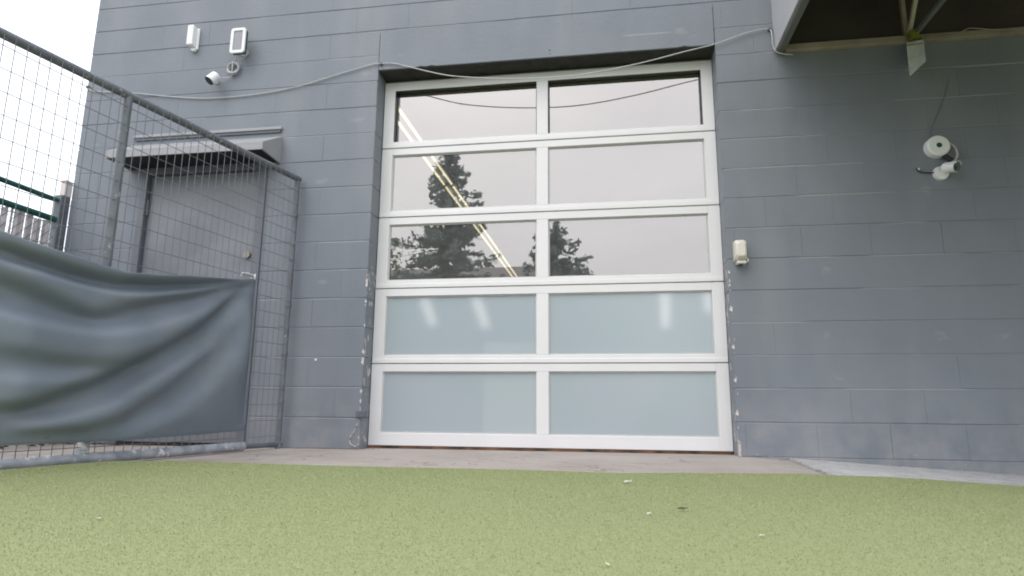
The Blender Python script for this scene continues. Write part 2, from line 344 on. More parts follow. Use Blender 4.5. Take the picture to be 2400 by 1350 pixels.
for x in lx:
    yf = -1.25; 
    # the ledge starts along a broken slanting edge
    yb = .05 if x > 1.055 else min(.0, -1.25+(x-.93)/(1.05-.93)*1.25+.09*noise.noise(Vector((x*60, 2, 0)))+.05*noise.noise(Vector((x*190, 5, 0))))
    h = .011+.003*noise.noise(Vector((x*9, 1, 0)))
    a = len(lb.v); lb.v += [(x, yf, gz(x)+h), (x, yb, gz(x)+h), (x, yb, gz(x)-.03)]
    if prev is not None:
        lb.f.append((prev, a, a+1, prev+1)); lb.mi.append(0); lb.f.append((prev+1, a+1, a+2, prev+2)); lb.mi.append(0)
    prev = a
lb.obj('footing_ledge', ledgem)['kind'] = 'structure'

turfm = mat('turf_backing', (.25, .285, .135), rough=.9, col2=(.29, .32, .165), scale=90, bump=.005, bscale=150, spec=.2)
overlay(turfm, mth(turfm.node_tree, 'MULTIPLY', noise_mask(turfm.node_tree, .9, .35, .7, 5), .4), (.27, .30, .16))
xs = [-3.0+.04*i for i in range(int(10/.04)+1)]
strip('turf', xs, lambda x: -15 if x > -2.99 else -15, edge_y, .018, turfm)

# short artificial blades, thick near the camera
def blades():
    rng = np.random.default_rng(3)
    n = 700000
    X = rng.uniform(-3.2, 3.6, n*2); Y = -3.75+ (rng.random(n*2)**.85)*3.0
    ey = np.interp(X, [a for a, _ in EDGE], [b for _, b in EDGE])
    # keep what lies in the camera's field and inside the turf
    ang = (X)/(Y+4.037)
    k = (Y < ey-.012) & (ang > -1.35) & (ang < .95) & (Y > -3.55)
    X, Y = X[k][:n], Y[k][:n]; n = len(X)
    gzv = -.055*np.maximum(0, X-.8)+.016
    h = rng.uniform(.003, .0056, n); wd = rng.uniform(.0006, .0012, n)*(1+.3*(Y+3.6)); a = rng.uniform(0, 2*np.pi, n); la = rng.uniform(0, 2*np.pi, n); ln = rng.uniform(.15, 1.1, n)*h
    co = np.zeros((n, 3, 3), np.float32)
    co[:,0,0] = X-np.cos(a)*wd; co[:,0,1] = Y-np.sin(a)*wd; co[:,0,2] = gzv
    co[:,1,0] = X+np.cos(a)*wd; co[:,1,1] = Y+np.sin(a)*wd; co[:,1,2] = gzv
    co[:,2,0] = X+np.cos(la)*ln; co[:,2,1] = Y+np.sin(la)*ln; co[:,2,2] = gzv+h
    me = bpy.data.meshes.new('turf_blades'); me.vertices.add(n*3); me.vertices.foreach_set('co', co.ravel())
    me.loops.add(n*3); me.loops.foreach_set('vertex_index', np.arange(n*3, dtype=np.int32))
    me.polygons.add(n); me.polygons.foreach_set('loop_start', np.arange(0, n*3, 3, dtype=np.int32)); me.polygons.foreach_set('loop_total', np.full(n, 3, np.int32))
    at_ = me.attributes.new('tint', 'FLOAT', 'POINT'); tv = np.repeat(rng.random(n).astype(np.float32), 3); at_.data.foreach_set('value', tv)
    me.update()
    m = bpy.data.materials.new('turf_fibre'); m.use_nodes = True; t = m.node_tree; b = t.nodes['Principled BSDF']; b.inputs['Roughness'].default_value = .55; b.inputs['Specular IOR Level'].default_value = .3
    A = N(t, 'ShaderNodeAttribute', attribute_name='tint'); rp = N(t, 'ShaderNodeValToRGB'); rp.color_ramp.elements[0].color = (.25, .292, .138, 1); rp.color_ramp.elements[1].color = (.36, .385, .212, 1)
    e = rp.color_ramp.elements.new(.5); e.color = (.30, .335, .170, 1)
    t.links.new(A.outputs['Fac'], rp.inputs[0]); t.links.new(rp.outputs[0], b.inputs['Base Color'])
    overlay(m, mth(t, 'MULTIPLY', noise_mask(t, 1.4, .4, .68, 6), .45), (.255, .31, .145))
    overlay(m, mth(t, 'MULTIPLY', noise_mask(t, .8, .5, .7, 5, (1, 1.7, 1)), .3), (.355, .36, .225))
    me.materials.append(m); o = bpy.data.objects.new('turf_blades', me); COL.objects.link(o); o['kind'] = 'stuff'; o['label'] = 'short green artificial grass pile covering the foreground'; o['category'] = 'artificial grass'
blades()

# ---------------------------------------------------------------- block wall
C = .2032; BL = .4064
OX0, OX1, OZ = -1.636, .768, 2.725            # door opening
SX0, SX1, SZ = -3.47, -2.455, 2.065           # steel door opening
LZ = 15*C                                      # top of lintel
WX0, WX1 = -4.07, 8.0
wall = thing('block_wall', 'grey-blue painted concrete block wall with the big white glazed door in it', 'wall')
DEP = .19
cache = {}
def block_mesh(wd, hh, var):
    key = (round(wd, 3), round(hh, 3), var)
    if key in cache: return cache[key]
    rng = random.Random(hash(key) % 9999); gx, gzv = rng.choice((.0001, .0001, .0001, .0006)), .0026+rng.uniform(-.0018, .0008)
    x0, x1, z0, z1 = gx, wd-gx, gzv, hh-gzv; i = .0036; ty = [rng.uniform(0, .0003) for _ in range(4)]
    b = MB(); j = lambda: rng.uniform(-.0008, .0008)
    g_ = 0 if gx < .0003 else gx*.8
    b.add([(x0+g_,ty[0],z0+i+j()),(x1-g_,ty[1],z0+i+j()),(x1-g_,ty[2],z1-i+j()),(x0+g_,ty[3],z1-i+j()),
           (x0,.0030,z0),(x1,.0030,z0),(x1,.0030,z1),(x0,.0030,z1),(x0,DEP,z0),(x1,DEP,z0),(x1,DEP,z1),(x0,DEP,z1)],
          [(0,1,2,3),(4,5,1,0),(5,6,2,1),(6,7,3,2),(7,4,0,3),(8,9,5,4),(9,10,6,5),(10,11,7,6),(11,8,4,7)])
    cache[key] = b.mesh('block', wallm); return cache[key]
far = MB(); nblk = 0
for k in range(-1, 25):
    z0, z1 = k*C, (k+1)*C
    # solid stretches of this course
    spans = [(WX0, WX1)]
    def cut(a, b):
        global spans
        o = []
        for s0, s1 in spans:
            if b <= s0 or a >= s1: o.append((s0, s1)); continue
            if a > s0: o.append((s0, a))
            if b < s1: o.append((b, s1))
        spans = o
    if z0 >= -.001:
        if z0 < LZ-.01: cut(OX0, OX1)
        if z0 < SZ-.02: cut(SX0, SX1)
    ph = 1.02 if k % 2 else 1.2232; proud = random.choice((0, .0004, .0012, .0020))
    for s0, s1 in spans:
        js = [s0]+[j for j in (ph+BL*n for n in range(-20, 22)) if s0+.045 < j < s1-.045]+[s1]
        for a, b_ in zip(js, js[1:]):
            vis = z0 < 3.65 and a < 2.72 and not (a > 1.3 and z0 > 2.66) and k >= -1 and not (a > -.2 and z0 > 3.3)
            if vis:
                var = random.randrange(7); me = block_mesh(b_-a, C, var)
                inst(me, 'block', wall, (a, proud+random.uniform(0, .0006), z0)); nblk += 1
            else: far.box(a+.0015, b_-.0015, 0.0005, DEP, z0+.004, z1-.004)
# the corner's return along the side of the building
for k in range(-1, 25):
    for n_ in range(30):
        y0 = DEP+.01+n_*BL+(0 if k % 2 else -BL/2)
        far.box(WX0, WX0+.02, max(y0, DEP)+.0015, y0+BL-.0015, k*C+.004, (k+1)*C-.004)
o = far.obj('distant_blocks', wallm, wall); o['kind'] = 'stuff'
mb = MB(); e = .005
def back(x0, x1, z0, z1): mb.box(x0+e, x1-e, .0042, .24, z0+e, z1-e)
back(WX0, SX0, -.4, 5.07); back(SX0-.01, SX1+.01, SZ, 5.07); back(SX1, OX0, -.4, 5.07); back(OX0-.01, OX1+.01, LZ-.04, 5.07); back(OX1, WX1, -.6, 5.07)
mb.box(WX0+e, WX0+.24, .235, 12.2, -.4, 5.06)
mb.obj('mortar', mortar, wall)
# lintel with a slightly broken lower arris
lm = MB(); nx = 60; top = LZ-.004
ring = []
for i in range(nx+1):
    x = OX0+.004+(OX1-OX0-.008)*i/nx
    z = OZ+.0012*noise.noise(Vector((x*6, 5, 0)))+(.007 if random.random() < .05 else 0)
    ring.append((x, z))
for (x, z) in ring: lm.v += [(x, .0, z+.003), (x, .0, top-.003), (x, .004, top), (x, .24, top), (x, .24, z), (x, .003, z)]
for i in range(nx):
    a = i*6; c_ = a+6
    for q in range(6): lm.f.append((a+q, a+(q+1) % 6, c_+(q+1) % 6, c_+q)); lm.mi.append(0)
lm.f += [tuple(range(6))[::-1], tuple(nx*6+q for q in range(6))]; lm.mi += [0, 0]
lm.obj('lintel', lintelm, wall)
MB().box(OX0+.008, OX1-.008, .012, .2, OZ-.008, OZ-.002).obj('soffit_shade_sheet', mat('painted_soffit_shade', (.028, .027, .024), rough=.8, var=.35, scale=11, bump=.002), wall)  # dark sheet added to paint in the soffit's deep shade
# fixings: two small holes over the door, a white plug left of it
p = at(1288, 118, 0); hb = MB(); hb.cyl((p.x, -.001, p.z), (p.x, .01, p.z), .006, n=10); p2 = at(1289, 126, 0); hb.cyl((p2.x, -.001, p2.z), (p2.x, .01, p2.z), .004, n=10); hb.obj('screw_hole', blackp, wall)
p = at(740, 843, 0); MB().cyl((p.x, -.004, p.z), (p.x, .003, p.z), .007, .008, n=12).obj('plug', plastw, wall)
# latch keeper and a curl of peeling paint at the foot of the left jamb
p = at(847, 969, 0); MB().box(p.x-.035, p.x+.028, -.012, .03, p.z-.026, p.z+.02).obj('keeper_plate', framem, wall, bevel=.004)
q = [at(x, y, -.015) for x, y in ((838, 992), (832, 1008), (822, 1022), (820, 1038), (832, 1046), (842, 1040))]
MB().tube(smooth_path(q, 4), [.002+.003*abs(math.sin(i*.9)) for i in range(21)], 5).obj('peeling_paint_curl', ledgem, wall, smooth=True)
rb = random.Random(5); fl = MB()
for i in range(26):
    side = rb.random() < .5; z = rb.uniform(.02, 1.2); x = (OX0-.002) if side else (OX1+.004); s_ = rb.uniform(.004, .012); 
    fl.add([(x-s_, -.003, z), (x+s_*.6, -.006, z-s_*1.4), (x+s_*.8, -.004, z+s_*1.5), (x-s_*.3, -.007, z+s_*2.2)], [(0, 1, 2, 3)])
o = fl.obj('paint_flakes', palem, wall); o['kind'] = 'stuff'

# ---------------------------------------------------------------- the room behind the glass
room = thing('interior_room', 'dim room seen through the clear panes of the white door', 'room')
RZ = 3.75
MB().box(-8, 6, .25, 16, -.12, -.02).obj('floor', infloor, room)
MB().box(-3.8, 6, .25, 16, RZ, RZ+.1).obj('ceiling', inwall, room)
rw = MB(); rw.box(-3.75, -3.6, .25, 16, -.1, RZ); rw.box(5.9, 6, .25, 16, -.1, RZ); rw.box(-3.6, 5.9, 15.9, 16, -.1, RZ); rw.obj('wall', inwall, room)
lamp0 = None
LZt, LX = 3.4, -2.21
for i in range(8):
    y = 1.75+1.28*i
    t_ = thing('fluorescent_fitting', 'lit twin-tube ceiling fitting seen through the left clear panes, '+['nearest of the row', 'second nearest of the row', 'third from the near end', 'fourth from the near end', 'fourth from the far end', 'third from the far end', 'second from the far end', 'farthest of the row'][i], 'ceiling light', 'row of twin-tube fittings seen through the door', (LX, y, LZt))
    MB().box(-.07, .07, 0, 1.2, .03, .09).obj('housing', framem, t_)
    for s_ in (-1, 1): MB().cyl((s_*.055, .02, 0), (s_*.055, 1.18, 0), .015, n=10).obj('tube', tubem, t_)
def blur_tube(px0, py0, px1, py1, lab):  # tubes added behind the frosted panes to make their warm blurs
    a = at(px0, py0, .62); b_ = at(px1, py1, .62)
    t_ = thing('added_blur_tube', lab, 'lamp', None, (a.x, a.y, b_.z)); d = a-Vector((a.x, a.y, b_.z)); e_ = b_-Vector((a.x, a.y, b_.z))
    MB().cyl(e_, d, .022, n=10).obj('tube', tubef, t_); MB().cyl(d, d+(d-e_).normalized()*.04, .026, n=10).obj('cap', plastw, t_)
blur_tube(1003, 705, 1025, 765, 'added glowing tube for the blur furthest left behind the fourth-row frosted pane')
blur_tube(1122, 705, 1146, 770, 'added glowing tube for the blur behind the fourth-row left pane, nearer the centre bar')
blur_tube(1555, 690, 1557, 770, 'added glowing tube for the brightest blur behind the fourth-row right frosted pane')
blur_tube(1655, 690, 1657, 735, 'added glowing tube for the faint short blur at the right end of the fourth-row right pane')
cb = thing('pale_cabinet', 'pale cabinet showing as a warm blur behind the bottom left frosted pane', 'cabinet', None, (-.66, .335, 0))
MB().box(-.19, .3, -.12, .12, 0.0, .72).obj('carcass', boxm, cb, bevel=.01); MB().box(-.17, .28, -.135, -.122, .03, .68).obj('front', boxm, cb, bevel=.004)

# ---------------------------------------------------------------- white sectional door
DY = .15; DX0, DX1 = -1.632, .766
door = thing('sectional_door', 'large white framed overhead door with ten panes, six clear above four frosted', 'garage door')
bounds = [.018, .573, 1.105, 1.632, 2.166, 2.700]
pz = [(.104, .518), (.630, 1.049), (1.163, 1.577), (1.684, 2.113), (2.218, 2.631)]
PX = [(-1.550, -.474), (-.392, .688)]
for k in range(5):
    z0, z1 = bounds[k]+.002, bounds[k+1]-.002; a, b_ = pz[k]; f = MB()
    px0, px1, px2, px3 = PX[0][0], PX[0][1], PX[1][0], PX[1][1]
    th = .07 if k == 4 else .045
    f.box(DX0, px0, DY, DY+th, z0, z1); f.box(px3, DX1, DY, DY+th, z0, z1); f.box(px1, px2, DY+.001, DY+th-.001, a, b_)
    f.box(px0, px3, DY+.0005, DY+th-.0005, z0, a); f.box(px0, px3, DY+.0005, DY+th-.0005, b_, z1)
    # stepped lip of the rail where two sections meet
    if k: f.box(DX0+.002, DX1-.002, DY-.005, DY+.002, z0+.001, z0+.03)
    sec = f.obj('section', whitem, door, bevel=.0025)
    o_ = .034 if k == 4 else .004 if k >= 2 else 0
    bd = MB()
    for (u, v) in PX:
        i_ = .009
        bd.box(u-.003, v+.003, DY+o_+.012, DY+o_+.03, a-.003, a+i_); bd.box(u-.003, v+.003, DY+o_+.012, DY+o_+.03, b_-i_, b_+.003)
        bd.box(u-.003, u+i_, DY+o_+.0125, DY+o_+.0295, a+i_, b_-i_); bd.box(v-i_, v+.003, DY+o_+.0125, DY+o_+.0295, a+i_, b_-i_)
        pn = MB(); y0, y1 = DY+o_+.019, DY+o_+.025
        x0_, x1_, q0, q1 = u+.004, v-.004, a+.004, b_-.004
        pn.box(x0_, x1_, y0, y1, q0, q1)
        if k >= 2:
            pn.mi = [1, 1, 0, 1, 1, 1]; zc = (q0+q1)/2; tl_ = 0
            pn.v = [(x, y+(z-zc)*tl_, z) for x, y, z in pn.v]; pn.obj('pane', [glass, glass2], sec)
        else:
            MB().add([(x0_, y0, q0), (x1_, y0, q0), (x1_, y0, q1), (x0_, y0, q1)], [(0, 1, 2, 3)]).obj('pane', frost, sec)['label'] = 'frosted bluish pane'
    if k == 4:      # the top row is glazed deeper, black lining painting in the lintel's dark reflection
        gk = MB()
        for (u, v) in PX:
            gk.box(u, v, DY+.004, DY+.046, b_-.004, b_-.0002); gk.box(u+.0002, u+.004, DY+.004, DY+.046, a+.001, b_-.0045); gk.box(v-.004, v-.0002, DY+.004, DY+.046, a+.001, b_-.0045)
        gk.obj('dark_band_lining', blackp, sec)
    bd.obj('glazing_bead', blackp if k == 4 else beadm, sec)  # top row's bead blackened to extend that painted reflection
MB().box(DX0+.004, DX1-.004, DY+.004, DY+.04, .001, .0175).obj('bottom_seal', sealm, door)
MB().box(OX0+.001, OX1-.001, DY+.022, DY+.06, 2.7005, OZ+.04).obj('header_strip', canopym, door)

# ---------------------------------------------------------------- steel side door
sdr = thing('steel_door', 'flat grey steel door behind the wire fence, with paler patches, under the small metal canopy', 'door')
fy = -.012
fr_ = MB(); fr_.box(SX0-.005, SX0+.05, fy, .12, .0, SZ-.015); fr_.box(SX1-.05, SX1+.005, fy, .12, .0, SZ-.015); fr_.box(SX0+.051, SX1-.051, fy+.001, .119, SZ-.07, SZ-.0155)
fr_.obj('door_frame', framem, sdr, bevel=.003)
MB().box(SX0+.054, SX1-.054, .028, .07, .022, SZ-.075).obj('door_leaf', doorm, sdr, bevel=.002)
MB().box(SX0+.052, SX1-.052, .0, .1, .001, .018).obj('threshold', blackp, sdr)
for z in (1.74, .95, .25): MB().cyl((SX0+.052, .016, z-.06), (SX0+.052, .016, z+.06), .011, n=10).obj('hinge', framem, sdr)
kb = MB(); kz = 1.352; kb.cyl((SX1-.115, .028, kz), (SX1-.115, .01, kz), .026, n=14); kb.obj('deadbolt', mat('worn_brass', (.27, .26, .22), rough=.4, metal=.5), sdr, smooth=True)
kb = MB(); kb.cyl((SX1-.115, .028, 1.05), (SX1-.115, -.02, 1.05), .012, n=10); kb.cyl((SX1-.115, -.02, 1.05), (SX1-.115, -.055, 1.05), .028, .022, n=14); kb.obj('door_knob', MATS['worn_brass'], sdr, smooth=True)

# ---------------------------------------------------------------- canopy above it
cp = thing('door_canopy', 'shallow grey sheet-metal canopy over the steel door, dark underneath', 'canopy')
cx0, cx1, ct, cbz, cdp, fh = -3.585, -2.355, 2.244, 2.034, .25, .055
q = MB()   # sloping top, ends and front lip as 12 mm sheet
def endpl(x0, x1): 
    pr = [(0, ct), (0, cbz), (-cdp, 2.040), (-cdp, 2.095)]
    q.add([(x0, y, z) for y, z in pr]+[(x1, y, z) for y, z in pr], [(0, 1, 2, 3), (7, 6, 5, 4), (0, 4, 5, 1), (1, 5, 6, 2), (2, 6, 7, 3), (3, 7, 4, 0)])
endpl(cx0, cx0+.012); endpl(cx1-.012, cx1)
q.add([(cx0+.013, -.001, ct), (cx1-.013, -.001, ct), (cx1-.013, -cdp, 2.095), (cx0+.013, -cdp, 2.095), (cx0+.013, -.001, ct-.012), (cx1-.013, -.001, ct-.012), (cx1-.013, -cdp, 2.083), (cx0+.013, -cdp, 2.083)],
      [(0, 3, 2, 1), (4, 5, 6, 7), (0, 1, 5, 4), (1, 2, 6, 5), (2, 3, 7, 6), (3, 0, 4, 7)])
q.box(cx0+.013, cx1-.013, -cdp, -cdp+.012, 2.040, 2.0825)
q.obj('hood', canopym, cp)
MB().box(cx0+.02, cx1-.02, -cdp+.014, -.004, 2.044, 2.052).obj('soffit', cdark, cp)
MB().box(cx0, cx1-.005, -.02, .0, 2.296, 2.318).obj('flashing', canopym, cp, bevel=.003)
q = MB(); q.box(cx0+.01, cx1-.015, -.01, 0, 2.2955-.018, 2.2955); q.obj('flashing_lip', framem, cp)

# ---------------------------------------------------------------- wall-mounted small things, left
# contact box
a = at(452, 86, -.03); cbx = thing('wall_sensor', 'narrow white sensor box high on the wall, left of the small solar panel', 'sensor', None, (a.x, 0, a.z))
MB().box(-.03, .022, -.062, -.014, -.085, .085).obj('cover', plastw, cbx, bevel=.008)
MB().box(-.018, .038, -.0135, .001, -.10, .08).obj('back_plate', plastw, cbx, bevel=.004)
MB().prism([(-.012, -.102), (.03, -.102), (.022, -.122), (-.004, -.115)], -.03, -.004).obj('bracket', plastw, cbx, bevel=.003)
# solar panel
a = at(560, 97, -.09); sp = thing('solar_panel', 'small solar panel with rounded white rim, mounted above the coiled cable', 'solar panel', None, (a.x, 0, a.z))
def rrect(w_, h_, r_, n_=5):
    o = []
    for cx_, cz_, a0 in ((w_/2-r_, h_/2-r_, 0), (-w_/2+r_, h_/2-r_, 90), (-w_/2+r_, -h_/2+r_, 180), (w_/2-r_, -h_/2+r_, 270)):
        for i in range(n_+1): t_ = R(a0+90*i/n_); o.append((cx_+r_*math.cos(t_), cz_+r_*math.sin(t_)))
    return o[::-1]
Wp, Hp = .118, .205
ro = rrect(Wp, Hp, .02); ri = rrect(Wp-.042, Hp-.042, .008); nn = len(ro)
rm = MB(); rm.add([(x, -.108, z) for x, z in ro]+[(x, -.108, z) for x, z in ri]+[(x, -.094, z) for x, z in ro]+[(x, -.102, z) for x, z in ri],
   [(k, (k+1) % nn, nn+(k+1) % nn, nn+k) for k in range(nn)]+[(k, 2*nn+k, 2*nn+(k+1) % nn, (k+1) % nn) for k in range(nn)]+[(nn+k, nn+(k+1) % nn, 3*nn+(k+1) % nn, 3*nn+k) for k in range(nn)])
r1 = rm.obj('rim', plastw, sp)
r2 = MB().prism(rrect(Wp-.040, Hp-.040, .008), -.1025, -.098).obj('cell', solarm, sp)
r3 = MB().prism(rrect(Wp-.004, Hp-.004, .02), -.0935, -.07).obj('housing', greenp, sp)
r4 = MB().cyl((0, -.07, -.02), (.0, .0, -.045), .012, n=10).cyl((0, -.006, -.045), (0, .001, -.045), .03, n=14).obj('mount', cablew, sp, smooth=True)
# coil of cable
a = at(546, 160, -.02); c0 = thing('cable_coil', 'white cable wound into a small flat ring below the solar panel', 'cable', None, (a.x, 0, a.z))
for j, (rr, yy) in enumerate(((.047, -.016), (.041, -.022), (.037, -.012), (.044, -.028))):
    MB().tube([(rr*math.cos(2*math.pi*k/28)+.002*j, yy+.004*math.sin(k*.7+j), rr*math.sin(2*math.pi*k/28)) for k in range(28)], .0062, 6, closed=True).obj('loop', cablew, c0, smooth=True)
MB().tube([(0, -.03, .05), (.006, -.036, .01), (0, -.03, -.052)], .004, 6).obj('tie', cablew, c0, smooth=True)
pp = [at(x, y, yy)-Vector((a.x, 0, a.z)) for x, y, yy in ((557, 127, -.07), (553, 136, -.05), (551, 146, -.03))]
MB().tube(smooth_path(pp, 4), .0038, 6).obj('lead', cablew, c0, smooth=True)
pp = [at(x, y, yy)-Vector((a.x, 0, a.z)) for x, y, yy in ((558, 127, -.06), (567, 138, -.03), (578, 130, -.03), (572, 124, -.05))]
MB().tube(smooth_path(pp, 4), .0038, 6).obj('lead', cablew, c0, smooth=True)
pp = [at(x, y, yy)-Vector((a.x, 0, a.z)) for x, y, yy in ((546, 174, -.025), (538, 181, -.02), (525, 183, -.02), (513, 183, -.04))]
MB().tube(smooth_path(pp, 4), .0036, 6).obj('lead', cablew, c0, smooth=True)
# left camera
a = at(499, 185, -.09); lc = thing('round_security_camera', 'stubby white round security camera with black face, pointing down-left from the wall', 'security camera', None, (a.x, 0, a.z))
f0 = Vector((.012, -.075, .032)); f1 = Vector((-.016, -.108, -.024)); dd = (f1-f0).normalized()
MB().cyl(f0-dd*.012, f0, .026, .037, n=24).cyl(f0, f1, .037, .037, n=24).obj('body', plastw, lc, smooth=True)
MB().cyl(f1, f1+dd*.003, .0355, n=24).obj('rim', greenp, lc, smooth=True)
MB().cyl(f1+dd*.003, f1+dd*.006, .031, n=24).obj('face', blackp, lc, smooth=True)
MB().cyl((.008, -.07, .02), (-.03, .0, .03), .011, n=10).cyl((-.03, -.008, .03), (-.03, .001, .03), .02, n=16).obj('mount', plastw, lc, smooth=True)

# ---------------------------------------------------------------- long white cable with clips
cable = thing('wall_cable', 'long thin white cable sagging across the wall and over the top of the white door', 'cable')
L1 = [(206, 205), (222, 214), (300, 217), (420, 228), (500, 230), (600, 221), (700, 202), (800, 172), (868, 152), (890, 149)]
L2 = [(890, 149), (925, 149), (960, 157), (1040, 175), (1100, 181), (1180, 184), (1280, 182), (1380, 172), (1500, 148), (1600, 122), (1676, 103), (1740, 80), (1780, 70), (1803, 68)]
P = [at(x, y, -.010) for x, y in L1]+[at(x, y, -.010-(.012*math.sin(math.pi*i/13))) for i, (x, y) in enumerate(L2[1:])]
P += [at(x, y, -.03) for x, y in ((1809, 82), (1811, 104), (1818, 120), (1835, 126), (1858, 128))]
MB().tube(smooth_path(P, 5), .0040, 7).obj('cord', cablew, cable, smooth=True)
for px, py in ((206, 205), (893, 150), (1803, 69)):
    a = at(px, py, -.01); MB().box(a.x-.010, a.x+.010, -.02, .001, a.z-.008, a.z+.014).obj('clip', framem, cable, bevel=.002)

# ---------------------------------------------------------------- cream box right of the door
a = at(1735, 588, -.04); bx = thing('cream_alarm_box', 'small cream plastic box with chamfered corners, on the wall just right of the white door', 'alarm box', None, (a.x, 0, a.z))
bo = [(-.03, -.072), (.034, -.072), (.034, -.03), (.034, .06), (.02, .072), (-.022, .072), (-.034, .06), (-.034, -.03)]
v = []
def ring_(s_, y, zb, zt, ch): return [(-.037*s_+ch, y, zb), (.037*s_-ch, y, zb), (.037*s_, y, zb+ch*1.6), (.037*s_, y, zt-ch*1.2), (.037*s_-ch*1.6, y, zt), (-.037*s_+ch*1.6, y, zt), (-.037*s_, y, zt-ch*1.2), (-.037*s_, y, zb+ch*1.6)]
cvm = MB(); rs = [ring_(1.0, 0, -.065, .07, .006), ring_(1.0, -.05, -.06, .068, .008), ring_(.8, -.075, -.045, .055, .01), ring_(.55, -.08, -.04, .045, .008)]
vs = [p_ for r_ in rs for p_ in r_]; fs = []
for i in range(3):
    for k in range(8): fs.append((i*8+k, i*8+(k+1) % 8, (i+1)*8+(k+1) % 8, (i+1)*8+k))
fs.append(tuple(24+k for k in range(8))); cvm.add(vs, [f[::-1] for f in fs]); cvm.obj('cover', beige, bx, bevel=.003)
MB().box(-.026, .030, -.06, .0, -.085, -.0655).obj('base', beige, bx, bevel=.004)
MB().box(.0375, .05, -.03, -.004, -.07, -.045).obj('catch', beige, bx, bevel=.003)
MB().cyl((0, -.03, -.0855), (0, -.03, -.094), .014, n=12).obj('gland', blackp, bx)

# ---------------------------------------------------------------- camera group on the right
a = at(2200, 341, -.045); jb = thing('round_junction_box', 'round white junction box with green centre dot above the bullet camera', 'junction box', None, (a.x, 0, a.z))
MB().cyl((0, 0, 0), (0, -.045, 0), .068, .066, n=40).cyl((0, -.045, 0), (0, -.052, 0), .066, .058, n=40).obj('housing', plastw, jb, smooth=True)
MB().cyl((0, -.052, .0), (0, -.054, .0), .016, n=20).obj('centre_plug', greenp, jb, smooth=True)
MB().cyl((.035, -.02, -.055), (.062, -.03, -.088), .013, n=12).cyl((.062, -.03, -.088), (.07, -.032, -.098), .016, n=12).obj('cable_gland', blackp, jb, smooth=True)
a = at(2208, 404, -.02); bc = thing('bullet_camera', 'white bullet security camera with dark lens, pointing right, below the round junction box', 'security camera', None, (a.x, 0, a.z))
MB().cyl((0, .001, 0), (0, -.022, -.002), .046, .04, n=28).obj('base', plastw, bc, smooth=True)
MB().cyl((.008, -.022, 0), (.028, -.052, .012), .018, .016, n=14).obj('neck', plastw, bc, smooth=True)
b0 = Vector((.004, -.034, .024)); b1_ = Vector((.044, -.098, .004)); dd = (b1_-b0).normalized()
MB().cyl(b0, b0+dd*.012, .026, .032, n=28).cyl(b0+dd*.012, b1_, .032, .032, n=28).obj('body', plastw, bc, smooth=True)
MB().cyl(b1_, b1_+dd*.003, .0295, n=28).obj('face', blackp, bc, smooth=True)
MB().cyl(b1_+dd*.003, b1_+dd*.005, .023, n=20).obj('lens_ring', greenp, bc, smooth=True)
MB().cyl(b1_+dd*.005, b1_+dd*.008, .012, n=20).obj('lens', lensm, bc, smooth=True)
hd = MB(); aa = dd.cross(Vector((0, 0, 1))).normalized(); bb = aa.cross(dd)
if bb.z < 0: bb = -bb
vs = []
for s_ in (-.024, .012):
    for rr in (.0328, .0345):
        for k in range(11):
            q_ = R(30+12*k); vs.append(b1_+dd*s_+(aa*math.cos(q_)+bb*math.sin(q_))*rr)
fs = []
for k in range(10): fs += [(k, k+1, 22+k+1, 22+k), (11+k+1, 11+k, 33+k, 33+k+1), (22+k, 22+k+1, 33+k+1, 33+k), (k+1, k, 11+k, 11+k+1)]
hd.add(vs, fs); hd.obj('sun_hood', plastw, bc, smooth=True)
def wire(name, lab, pts, r_, m): 
    o = MB().tube(smooth_path([at(*p_) for p_ in pts], 6), r_, 7).obj(name, m, None, smooth=True); return tag(o, lab, 'cable')
wire('white_camera_lead', 'white lead curving from the round junction box to the bullet camera', [(2226, 335, -.02), (2238, 345, -.03), (2244, 362, -.035), (2236, 378, -.035), (2216, 389, -.03), (2202, 397, -.02)], .0055, cablew)
wire('black_camera_lead', 'short black lead hooking left from the bullet camera', [(2196, 404, -.012), (2178, 405, -.01), (2162, 404, -.008), (2152, 400, -.006), (2149, 394, -.004)], .0042, cabled)
wire('thin_dark_wire', 'hair-thin dark wire running up the wall from the round junction box', [(2180, 335, -.004), (2182, 305, -.004), (2196, 270, -.004), (2212, 230, -.004), (2224, 185, -.004)], .0015, framem)
a = at(2152, 398, 0); tag(MB().box(a.x-.006, a.x+.006, -.012, .0, a.z-.004, a.z+.008).obj('cable_clip', plastw, None, bevel=.002), 'tiny white clip at the left end of the black camera lead', 'cable clip')

# ---------------------------------------------------------------- awning
aw = thing('awning', 'large boxy awning over the right of the wall, pale side and dark underside', 'awning')
AX0, AX1, AY, AZ = 1.150, 7.6, -2.5, 2.64  # depth and length out of view stretched to shade the wall
MB().add([(AX0, 0, AZ), (AX0, AY, AZ+.03), (AX0, AY, AZ+.25), (AX0, 0, 4.0), (AX0+.012, 0, AZ), (AX0+.012, AY, AZ+.03), (AX0+.012, AY, AZ+.25), (AX0+.012, 0, 4.0)],
    [(0, 1, 2, 3), (7, 6, 5, 4), (0, 4, 5, 1), (1, 5, 6, 2), (2, 6, 7, 3), (3, 7, 4, 0)]).obj('side_panel', awnside, aw)
MB().obox((AX0+.035, -.004, AZ+.0), (AX0+.035, AY, AZ+.03), .045, .04).obj('side_bar', awnbar, aw, bevel=.004)
MB().box(AX0+.06, AX1, -.045, -.002, AZ-.022, AZ+.022).obj('wall_bar', awnback, aw, bevel=.004)
MB().obox((AX0, AY, AZ+.03), (AX1, AY, AZ+.03), .045, .045).obj('front_bar', awnbar, aw, bevel=.004)
